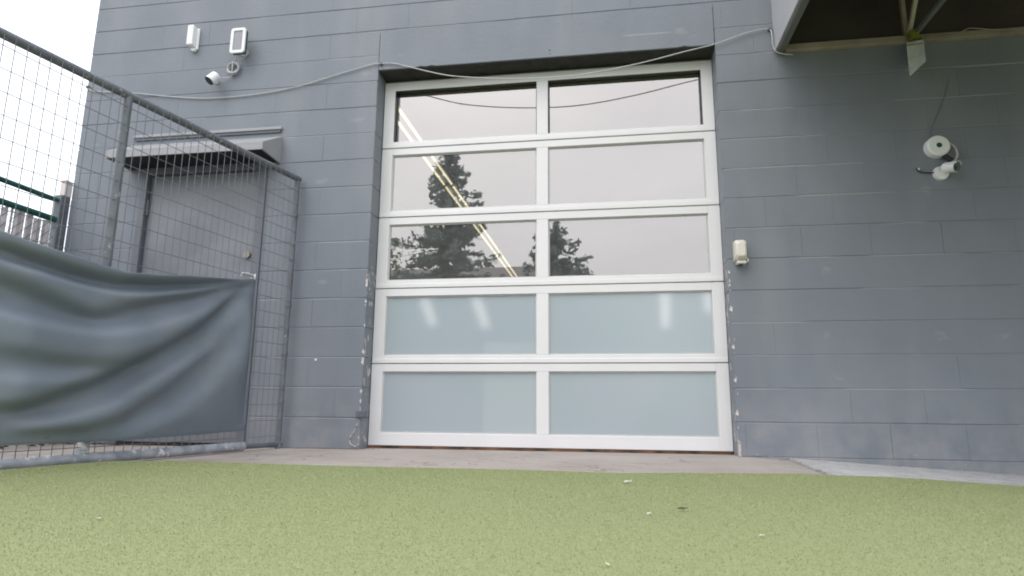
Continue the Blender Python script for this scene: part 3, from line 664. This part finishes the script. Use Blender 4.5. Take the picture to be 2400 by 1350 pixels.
MB().add([(AX0+.013, AY, AZ+.27), (AX1, AY, AZ+.27), (AX1, -.0, 4.02), (AX0+.013, -.0, 4.02), (AX0+.013, AY, AZ+.285), (AX1, AY, AZ+.285), (AX1, -.0, 4.035), (AX0+.013, -.0, 4.035)],
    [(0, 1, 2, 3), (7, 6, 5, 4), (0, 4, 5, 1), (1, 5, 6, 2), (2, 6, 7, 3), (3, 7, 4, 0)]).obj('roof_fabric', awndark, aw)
MB().box(AX0+.014, AX1, AY-.012, AY-.024, AZ-.45, AZ+.29).obj('added_shade_flap', awnside, aw)  # out-of-view flap added to darken the wall below
MB().box(AX0+.0135, AX1-.01, -.012, -.003, AZ+.024, 4.0).obj('back_dark_sheet', awndark, aw)  # near-black sheet covering the wall inside the awning
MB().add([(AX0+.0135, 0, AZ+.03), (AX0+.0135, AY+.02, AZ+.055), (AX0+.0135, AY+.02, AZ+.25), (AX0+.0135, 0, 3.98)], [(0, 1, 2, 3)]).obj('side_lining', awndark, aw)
nx_ = 1.955
MB().box(nx_-.012, nx_+.012, -.04, -.0125, AZ+.023, 3.95).obj('wall_post', awnback, aw)
MB().obox((nx_+.01, -.05, AZ+.03), (nx_+.012, -.72, 3.55), .022, .022).obj('brace', awntan, aw)
MB().obox((nx_+.035, -.046, AZ+.01), (nx_+.035, AY+.02, AZ+.04), .025, .025).obj('cross_bar', awnbar, aw)
for dx in (1.9, 3.8): MB().obox((nx_+dx, -.046, AZ+.01), (nx_+dx, AY+.02, AZ+.04), .025, .025).obj('cross_bar', awnbar, aw)
pp = [at(*p_) for p_ in ((2170, 86, -.05), (2230, 84, -.06), (2262, 70, -.07), (2280, 66, -.07), (2340, 70, -.06), (2400, 66, -.05))]
MB().tube(smooth_path(pp, 5), .004, 6).obj('loose_cord', awnback, aw, smooth=True)
# the hanging cover at the joint
hc = thing('hanging_light_cover', 'cloudy plastic cover hanging askew from the awning joint, mossy yellow-green at its top', 'light cover', None, (nx_+.02, -.075, AZ-.01))
o3 = Vector((nx_+.02, -.075, AZ-.01))
MB().cyl(Vector((.0, .0, .035)), Vector((.002, -.004, -.035)), .030, .036, n=14).obj('cap', moss, hc, smooth=True)
cn = [at(2124, 100, -.12)-o3, at(2165, 92, -.12)-o3, at(2171, 143, -.17)-o3, at(2132, 180, -.13)-o3]
cbk = [at(2126, 98, -.05)-o3, at(2163, 90, -.05)-o3, at(2166, 135, -.06)-o3, at(2130, 165, -.06)-o3]
MB().add(cn+cbk, [(3, 2, 1, 0), (0, 1, 5, 4), (1, 2, 6, 5), (2, 3, 7, 6), (3, 0, 4, 7), (4, 5, 6, 7)]).obj('shade', torn, hc, bevel=.004)
MB().obox(cn[0]+Vector((-.002, -.004, -.02)), cn[1]+Vector((.002, -.004, -.03)), .006, .01).obj('band', awnback, hc)

# ---------------------------------------------------------------- wire panel fence
FA = Vector((-2.19, -.10)); FD = Vector((-.18465, -.98280)); FN = Vector((.98280, -.18465))   # along, and towards the turf
def fp(u, z, off=0): return Vector((FA.x+FD.x*u+FN.x*off, FA.y+FD.y*u+FN.y*off, z))
fen = thing('wire_panel_fence', 'grey tube-framed wire mesh fence panel running from the wall towards the left foreground', 'fence', None, (FA.x, FA.y, 0))
org = Vector((FA.x, FA.y, 0))
def F(u, z, off=0): return fp(u, z, off)-org
U0, U1, FT = -.05, 2.62, 1.862
ztop = lambda u: 1.885-.022*u
MB().cyl(F(U0-.018, ztop(U0)), F(U1+.02, ztop(U1)), .022, n=14).obj('top_rail', postm, fen, smooth=True)
MB().cyl(F(.28, .032, .01), F(U1+.25, .034, .01), .0265, n=16).obj('bottom_rail', galvm, fen, smooth=True)
MB().cyl(F(U0-.03, .028), F(.28, .030), .017, n=12).obj('bottom_rail_end', postm, fen, smooth=True)
MB().cyl(F(U0, .0), F(U0, ztop(U0)+.012), .0185, n=14).obj('post', postm, fen, smooth=True)
MB().cyl(F(1.30, .03), F(1.30, ztop(1.3)-.005), .0215, n=14).obj('post', postm, fen, smooth=True)
MB().cyl(F(U1, .0), F(U1, ztop(U1)+.012), .0195, n=14).obj('post', postm, fen, smooth=True)
MB().cyl(F(1.30, .058, .005), F(1.30, .12, .005), .026, n=12).obj('post_collar', galvm, fen, smooth=True)
vw = MB().cyl((0, 0, 0), (0, 0, 1.835), .0019, n=5).mesh('wire', wirem)
hw_ = MB().cyl((0, 0, 0), (FD.x*(U1-U0), FD.y*(U1-U0), 0), .0019, n=5).mesh('wire', wirem)
for i in range(1, int((U1-U0)/.05)+1):
    u = U0+.05*i+.004; p_ = F(u, .045, .0215); o = inst(vw, 'wire', fen, p_, (random.uniform(-.0015, .0015), random.uniform(-.0015, .0015), 0)); o.scale.z = (ztop(u)+.012-.045)/1.835
for i in range(18): 
    p_ = F(U0, .085+.1*i, .0182); o = inst(hw_, 'wire', fen, p_); 
# clips on the end post
for z in (.3, .62, .95, 1.28, 1.6): MB().cyl(F(U0, z, 0), F(U0, z+.02, 0), .0225, n=12).obj('clamp', postm, fen, smooth=True)

# ---------------------------------------------------------------- tarp on the fence
TOPP = [(.335, 1.074), (.45, 1.048), (.562, 1.026), (.75, .997), (.924, .972), (1.10, .940), (1.271, .921), (1.37, .928), (1.467, .940), (1.603, .950), (1.70, .962), (1.782, .977), (2.0, 1.01), (2.3, 1.04), (2.56, 1.06)]
BOTP = [(.325, .131), (.7, .122), (1.204, .113), (1.656, .117), (2.1, .12), (2.56, .115)]
# bands of slope: (polyline in u,z ; half width ; strength) + = cloth swells outwards going down, - = it draws back
def inv(px, py):
    x = (px-1200)/FPX; y = -(py-675)/FPX; d = FWD+RT2*x+UP2*y; a_ = fp(0, 0, .06)
    nrm = Vector((FN.x, FN.y, 0)); t_ = (a_-CAM).dot(nrm)/d.dot(nrm); q_ = CAM+d*t_; v_ = q_-a_
    return v_.x*FD.x+v_.y*FD.y, q_.z
BANDS = [
 ([(0,571),(90,603),(180,635),(270,655),(360,659),(450,661),(560,659)], .021, -2.2),
 ([(0,602),(90,634),(180,663),(270,682),(360,684),(435,678),(500,668),(570,657)], .019, 2.3),
 ([(0,645),(90,686),(180,727),(225,741),(288,716),(390,697),(480,684),(583,660)], .028, -1.5),
 ([(0,720),(90,748),(210,770),(330,760),(450,724),(545,680),(583,662)], .038, 1.5),
 ([(0,822),(94,838),(187,850),(262,850),(330,828)], .034, -.8),
 ([(583,664),(540,700),(500,732),(450,770),(375,812),(262,872),(150,914),(56,948),(0,954)], .024, -2.1),
 ([(0,884),(75,880),(169,882),(215,868)], .028, 1.0),
 ([(583,675),(540,740),(487,802),(375,866),(262,932),(169,964),(60,985)], .030, 1.8),
 ([(583,690),(540,760),(469,832),(375,912),(281,975),(187,1005),(56,1012)], .022, -.9),
 ([(583,710),(540,820),(480,900),(400,960),(300,1008)], .035, .9),
]
BUV = [([inv(*q_) for q_ in pl], w_, s_) for pl, w_, s_ in BANDS]
def band_val(u, z):
    tot = 0
    for pl, w_, s_ in BUV:
        best = 9; 
        for (a0, a1), (b0_, b1v) in zip(pl, pl[1:]):
            du, dz_ = b0_-a0, b1v-a1; L_ = du*du+dz_*dz_; t_ = max(0, min(1, ((u-a0)*du+(z-a1)*dz_)/L_)) if L_ else 0
            dist = math.hypot(u-a0-du*t_, z-a1-dz_*t_)
            if dist < best: best = dist
        if best < 3*w_: tot += s_*math.exp(-(best/w_)**2)
    return tot
tp = MB(); NU, NZ = 120, 110; H = []
for i in range(NU+1):
    u = .318+(2.56-.318)*i/NU; zt, zb = interp(TOPP, u), interp(BOTP, u); col = [0]; dz_ = (zt-zb)/NZ
    for j in range(1, NZ+1):
        z = zt-dz_*(j-.5); col.append(col[-1]+.85*band_val(u, z)*dz_)
    m_ = col[-1]; col = [c_-m_*(j/NZ) for j, c_ in enumerate(col)]; H.append(col)
# blur across columns, keep the cloth clear of the wires
H = np.array(H); K = np.array([1, 4, 6, 4, 1])/16
for _ in range(7): H = np.apply_along_axis(lambda r_: np.convolve(np.pad(r_, 2, 'edge'), K, 'valid'), 0, H)
base = np.maximum(0, -H.min(axis=1))
kk = np.ones(21)/21; base = np.convolve(np.pad(base, 10, 'edge'), kk, 'valid')+.004
for i in range(NU+1):
    u0 = .318+(2.56-.318)*i/NU; zt, zb = interp(TOPP, u0), interp(BOTP, u0); hook = 1-math.exp(-((u0-.318)/.08)**2)*1.0
    for j in range(NZ+1):
        f_ = j/NZ; z = zt-(zt-zb)*f_
        env = 1-math.exp(-((u0-.318)/.04)**2)*.6
        off = .028+max(-.004, base[i]*env*(1-.55*f_**6)+H[i][j]*env)+.002*noise.noise(Vector((u0*9, z*9, 0)))
        ue = u0
        if i < 6: ue += (.006*math.sin(f_*9)+.018*math.sin(math.pi*f_))*(1-i/6)*.8 - .02*(1-i/6)*(f_ > .97)
        tp.v.append(F(ue, z, off))
for i in range(NU):
    for j in range(NZ):
        a_ = i*(NZ+1)+j; tp.f.append((a_, a_+1, a_+NZ+2, a_+NZ+1)); tp.mi.append(0)
tarp = tp.obj('tarp', tarpm, None, smooth=False, loc=org)
for p_ in tarp.data.polygons: p_.use_smooth = True
tarp.data.polygons.foreach_set('use_smooth', [True]*len(tarp.data.polygons))
md = tarp.modifiers.new('thick', 'SOLIDIFY'); md.thickness = .0025; md.offset = -1
tag(tarp, 'slate-blue tarpaulin hung in sagging folds on the lower part of the wire fence', 'tarpaulin')
hm = []
me_ = tarp.data
edge_b = [me_.vertices[i*(NZ+1)+NZ].co.copy() for i in range(0, NU+1, 2)]; edge_s = [me_.vertices[j].co.copy() for j in range(0, NZ+1, 2)]
MB().tube([p_+Vector((FN.x, FN.y, 0))*.001 for p_ in edge_b], .0032, 5).obj('hem', tarpm, tarp, smooth=True)
MB().tube([p_+Vector((FN.x, FN.y, 0))*.001 for p_ in edge_s], .0030, 5).obj('hem', tarpm, tarp, smooth=True)
for i in (12, 38, 64, 90): 
    p_ = me_.vertices[i*(NZ+1)+NZ-4].co+Vector((FN.x, FN.y, 0))*.0012
    MB().tube([p_+Vector((FD.x, FD.y, 0))*.009*math.cos(k*math.pi/6)+Vector((0, 0, .009*math.sin(k*math.pi/6))) for k in range(12)], .002, 5, closed=True).obj('eyelet', framem, tarp, smooth=True)
# tie holding its corner
tie = thing('tarp_tie', 'looped white cord tying the top right corner of the tarpaulin to the fence', 'tie', None, fp(.325, 1.085, .03))
MB().tube([(.018*math.cos(2*math.pi*k/14)*.6, -.012*math.cos(2*math.pi*k/14), .02*math.sin(2*math.pi*k/14)) for k in range(14)], .0028, 6, closed=True).obj('loop', plastw, tie, smooth=True)
MB().tube(smooth_path([(0, 0, .01), (-.03, -.03, .022), (-.055, -.05, .02), (-.06, -.055, .0)], 4), .0028, 6).obj('tail', plastw, tie, smooth=True)
MB().cyl((-.012, -.02, -.012), (-.011, -.024, -.014), .009, n=12).obj('eyelet', palem, tie)

# ---------------------------------------------------------------- green chain-link fence with slats, beyond
gf = thing('green_slat_fence', 'green-railed chain-link fence with thin weathered slats, standing beyond the wire panel at the wall corner', 'fence', None, (-4.10, 0, 0))
GY = -3.2
MB().cyl((0, -.03, 1.795), (0, GY, 1.795), .019, n=12).obj('top_rail', tealm, gf, smooth=True)
MB().cyl((0.0, -.03, 1.645), (0.0, GY, 1.645), .023, n=12).obj('middle_rail', tealm, gf, smooth=True)
MB().box(-.03, .03, -.085, -.001, 0, 1.84).obj('post', postm, gf, bevel=.006)
MB().cyl((0, GY, 0), (0, GY, 1.84), .03, n=14).obj('post', postm, gf, smooth=True)
MB().box(-.015, .03, -.065, .0, 1.84, 1.95).box(-.02, .035, -.07, .004, 1.951, 1.965).obj('post_cap', palem, gf, bevel=.004)
sm = MB().box(-.002, .002, -.0105, .0105, 0, 1.0).mesh('slat', slatm); rs_ = random.Random(11)
for i in range(70):
    y = -.135-.0325*i
    if rs_.random() < .06: continue
    o = inst(sm, 'slat', gf, (0, y+rs_.uniform(-.004, .004), .06), (rs_.uniform(-.004, .004), 0, rs_.uniform(-.3, .3))); o.scale.z = 1.578+rs_.uniform(-.03, .012)
    o.scale.y = rs_.choice((1, 1.15, 1.3, 1.5, 1.7))
cl = MB(); pit = .075
n_ = int((3.2+1.65)/pit)
for i in range(n_):
    for sgn in (1, -1):
        # diagonal from bottom line to top, clipped to the panel
        y0 = -pit*i; pts_ = []
        if sgn == 1: a0, a1 = (y0, 0), (y0+1.63, 1.63)
        else: a0, a1 = (y0+1.63, 0), (y0, 1.63)
        def clip(a0, a1):
            (ya, za), (yb, zb_) = a0, a1; lo, hi = 0, 1; dy = yb-ya
            for bound, sg in ((0-.03, 1), (GY, -1)):
                if dy == 0: continue
                t_ = (bound-ya)/dy
                inside0 = sg*(bound-ya) >= 0; inside1 = sg*(bound-yb) >= 0
                if not inside0 and not inside1: return None
                if not inside0: lo = max(lo, t_)
                elif not inside1: hi = min(hi, t_)
            if lo >= hi: return None
            return [(ya+dy*lo, za+(zb_-za)*lo), (ya+dy*hi, za+(zb_-za)*hi)]
        c_ = clip(a0, a1)
        if c_: cl.cyl((.006*sgn, c_[0][0], c_[0][1]+.02), (.006*sgn, c_[1][0], c_[1][1]+.02), .0015, n=3)
o = cl.obj('chain_link', tealm, gf); o['kind'] = 'stuff'
# dark litter at its foot, seen under the tarp
rs_ = random.Random(4); lt = MB()
for i in range(220):
    x, y = rs_.uniform(-4.05, -3.72), rs_.uniform(-1.4, -.02); s_ = rs_.uniform(.008, .03); z = rs_.uniform(0, .035)
    a_ = rs_.uniform(0, 6.3); c_, d_ = math.cos(a_)*s_, math.sin(a_)*s_
    lt.add([(x-c_, y-d_, z), (x+d_*.5, y-c_*.5, z+s_*.4), (x+c_, y+d_, z+.004), (x-d_*.5, y+c_*.5, z+s_*.5)], [(0, 1, 2, 3)])
for i in range(160):
    x, y = rs_.uniform(-4.0, -2.3), -.02-abs(rs_.gauss(0, .04)); s_ = rs_.uniform(.006, .02); a_ = rs_.uniform(0, 6.3); c_, d_ = math.cos(a_)*s_, math.sin(a_)*s_; z = rs_.uniform(.001, .012)
    lt.add([(x-c_, y-d_, z), (x+d_*.5, y-c_*.5, z+s_*.4), (x+c_, y+d_, z+.004), (x-d_*.5, y+c_*.5, z+s_*.5)], [(0, 1, 2, 3)])
o = lt.obj('leaf_litter', leafd); o['kind'] = 'stuff'; o['label'] = 'dark dead leaves gathered along the foot of the green fence'; o['category'] = 'leaf litter'

# ---------------------------------------------------------------- bits lying on the turf
def gpt(px, py):
    x = (px-1200)/FPX; y = -(py-675)/FPX; d = FWD+RT2*x+UP2*y; return CAM+d*((.022-CAM.z)/d.z)
def leafy(px, py, s_, m, name, lab, cat, rot):
    p_ = gpt(px, py); b = MB(); c_, d_ = math.cos(rot), math.sin(rot)
    pr = [(-1, 0, .15), (-.5, .34, .32), (.1, .42, .4), (.7, .22, .3), (1.05, 0, .5), (.6, -.28, .22), (0, -.4, .3), (-.6, -.26, .2)]
    vs = [((x*c_-y*d_)*s_, (x*d_+y*c_)*s_, z*s_) for x, y, z in pr]+[(0, 0, .12*s_)]
    b.add(vs, [(k, (k+1) % 8, 8) for k in range(8)]); o = b.obj(name, m, None, loc=(p_.x, p_.y, p_.z)); tag(o, lab, cat)
leafy(1600, 1195, .017, leafd, 'dead_leaf', 'curled brown dead leaf on the turf before the right half of the door', 'leaf', .2)
leafy(1521, 1205, .010, scrap, 'paper_scrap', 'tiny white scrap on the turf just left of the brown leaf', 'scrap', 1.0)
leafy(1785, 1256, .007, scrap, 'paper_scrap', 'small pale speck on the turf right of and nearer than the brown leaf', 'scrap', .4)
leafy(1424, 1324, .007, scrap, 'paper_scrap', 'small white scrap near the bottom edge of the picture, right of centre', 'scrap', 2.0)
leafy(231, 1216, .008, scrap, 'paper_scrap', 'white scrap on the left part of the turf in front of the fence', 'scrap', 0)
leafy(1471, 1131, .018, palem, 'concrete_chip', 'pale concrete chip lying at the notch where turf meets the apron', 'chip', .6)

rs_ = random.Random(9); gt = MB()
for i in range(900):
    x = rs_.uniform(-2.2, 2.4)
    if rs_.random() < .6: y = edge_y(x)+abs(rs_.gauss(0, .03))
    else:
        y = -.012-abs(rs_.gauss(0, .035))
        if OX0 < x < OX1: y += .15
    s_ = rs_.choice((.0015, .002, .003, .0045)); z = gz(x)+.001+(.012 if x > 1.05 else 0); q_ = [Vector((rs_.uniform(-1, 1), rs_.uniform(-1, 1), rs_.uniform(0, .8)))*s_+Vector((x, y, z)) for _ in range(4)]
    gt.add(q_, [(0, 1, 2), (0, 2, 3), (0, 3, 1), (1, 3, 2)])
for i in range(260):     # crumbs of broken concrete along the ledge's edge and the foot of the wall
    if rs_.random() < .5: f_ = rs_.random(); x, y = .93+.12*f_+rs_.gauss(0, .012), -1.25+1.25*f_+rs_.gauss(0, .02)
    else: x, y = rs_.uniform(.8, 2.4), -.01-abs(rs_.gauss(0, .03))
    s_ = rs_.uniform(.003, .009); z = gz(x)+.012
    if y < edge_y(x): continue
    q_ = [Vector((rs_.uniform(-1, 1), rs_.uniform(-1, 1), rs_.uniform(0, .8)))*s_+Vector((x, y, z)) for _ in range(4)]; gt.add(q_, [(0, 1, 2), (0, 2, 3), (0, 3, 1), (1, 3, 2)])
o = gt.obj('grit', mat('grit_stone', (.16, .14, .12), var=.5, scale=90, col2=(.42, .39, .35))); o['kind'] = 'stuff'; o['label'] = 'loose grit along the turf edge and the foot of the wall'; o['category'] = 'grit'
# a pale house beyond the trees, glimpsed in the third row of panes
hs = thing('pale_house', 'pale pinkish house mirrored low down between the conifers in the third row of panes', 'house', None, (-7.5, -27, 0))
hw2 = mat('house_siding', (.52, .47, .45), rough=.8, var=.05); MB().box(-4.6, 4.2, -5, 0, -.1, 6.3).obj('siding', hw2, hs)
MB().add([(-5, .5, 6.2), (4.6, .5, 6.2), (4.6, -2.5, 8.0), (-5, -2.5, 8.0), (-5, -5.5, 6.2), (4.6, -5.5, 6.2)], [(0, 1, 2, 3), (3, 2, 5, 4), (0, 3, 4), (1, 5, 2), (0, 4, 5, 1)]).obj('roof', mat('roof_shingle', (.2, .19, .19), rough=.9, var=.2, scale=8), hs)
for wx in (-3.4, -.6, 2.0):
    wf = MB(); wf.box(wx, wx+1.3, .001, .06, 4.3, 5.7); w_ = wf.obj('window', plastw, hs); MB().box(wx+.08, wx+1.22, .061, .07, 4.38, 5.62).obj('pane', lensm, w_)
# ---------------------------------------------------------------- trees behind the camera (mirrored in the panes)
def conifer(name, lab, x, y, h, rmax, seed, base=.12, nb=330):
    rs = random.Random(seed); tr_ = thing(name, lab, 'tree', None, (x, y, 0))
    MB().cyl((0, 0, -.1), (0, 0, h*.97), .28*h/12, .03, n=10).obj('trunk', barkm, tr_, smooth=True)
    cw = MB()
    for i in range(nb):
        f_ = rs.random()**.8; z = h*(base+(1-base)*f_); L_ = rmax*(1-f_)**.8*rs.choice((rs.uniform(.5, .8), rs.uniform(.75, 1.15)))+.18
        a_ = rs.uniform(0, 2*math.pi); dr = rs.uniform(.1, .35); ca, sa = math.cos(a_), math.sin(a_)
        m_ = max(4, int(L_*9))
        for k in range(m_):
            t_ = (k+.6)/m_; 
            for _ in range(6):
                rr = L_*t_; wob = .16*L_*(1-.5*t_)*.5
                cx_ = ca*rr+rs.gauss(0, wob*.6); cy_ = sa*rr+rs.gauss(0, wob*.6); cz_ = z-dr*rr+.16*rr*t_*t_+rs.gauss(0, .09)
                s_ = rs.uniform(.07, .19); q1 = Vector((rs.gauss(0, 1), rs.gauss(0, 1), rs.gauss(0, .6))).normalized()*s_; q2 = Vector((rs.gauss(0, 1), rs.gauss(0, 1), rs.gauss(0, 1))).normalized()*s_*.6
                c_ = Vector((cx_, cy_, cz_)); cw.add([c_-q1, c_+q2, c_+q1, c_-q2], [(0, 1, 2, 3)])
    cw.obj('crown', needle, tr_)
    lm_ = MB()
    for i in range(40):
        f_ = rs.random()*.85; z = h*(base+(1-base)*f_); L_ = rmax*(1-f_)**.8*.8; a_ = rs.uniform(0, 6.28)
        lm_.cyl((0, 0, z), (math.cos(a_)*L_, math.sin(a_)*L_, z-.2*L_), .035, .008, n=4)
    lm_.obj('limb', barkm, tr_)
conifer('conifer_tree', 'tall dark conifer mirrored in the left clear panes', -6.5, -20, 11.0, 3.9, 21, .2, 150)
conifer('conifer_tree', 'lower dark conifer mirrored either side of the centre bar of the third row', -2.0, -20.5, 7.9, 3.7, 5, .2, 85)
def broad(name, lab, x, y, h, r_, seed):
    rs = random.Random(seed); tr_ = thing(name, lab, 'tree', None, (x, y, 0)); tk = MB(); tk.cyl((0, 0, -.1), (0, 0, h*.45), .2, .12, n=10); cw = MB(); 
    for i in range(16):
        a_ = rs.uniform(0, 6.28); e_ = Vector((math.cos(a_)*r_*rs.uniform(.4, .95), math.sin(a_)*r_*rs.uniform(.4, .95), h*rs.uniform(.55, .95)))
        tk.cyl((0, 0, h*rs.uniform(.3, .45)), e_, .06, .015, n=5)
        for k in range(190):
            c_ = e_+Vector((rs.gauss(0, .42), rs.gauss(0, .42), rs.gauss(0, .34))); s_ = rs.uniform(.06, .14)
            q1 = Vector((rs.gauss(0, 1), rs.gauss(0, 1), rs.gauss(0, 1))).normalized()*s_; q2 = q1.orthogonal().normalized()*s_*.6
            cw.add([c_-q1, c_+q2, c_+q1, c_-q2], [(0, 1, 2, 3)])
    tk.obj('trunk', barkm, tr_); cw.obj('crown', leafg, tr_)
broad('broadleaf_tree', 'loose leafy tree mirrored at the left end of the third-row pane', -9.6, -20.5, 7.2, 2.0, 8)

S.render.engine = 'CYCLES'
S.cycles.max_bounces = 8; S.cycles.transparent_max_bounces = 12
try: S.cycles.pixel_filter_type = 'BLACKMAN_HARRIS'; S.cycles.filter_width = 1.9
except Exception: pass
print('blocks', nblk)
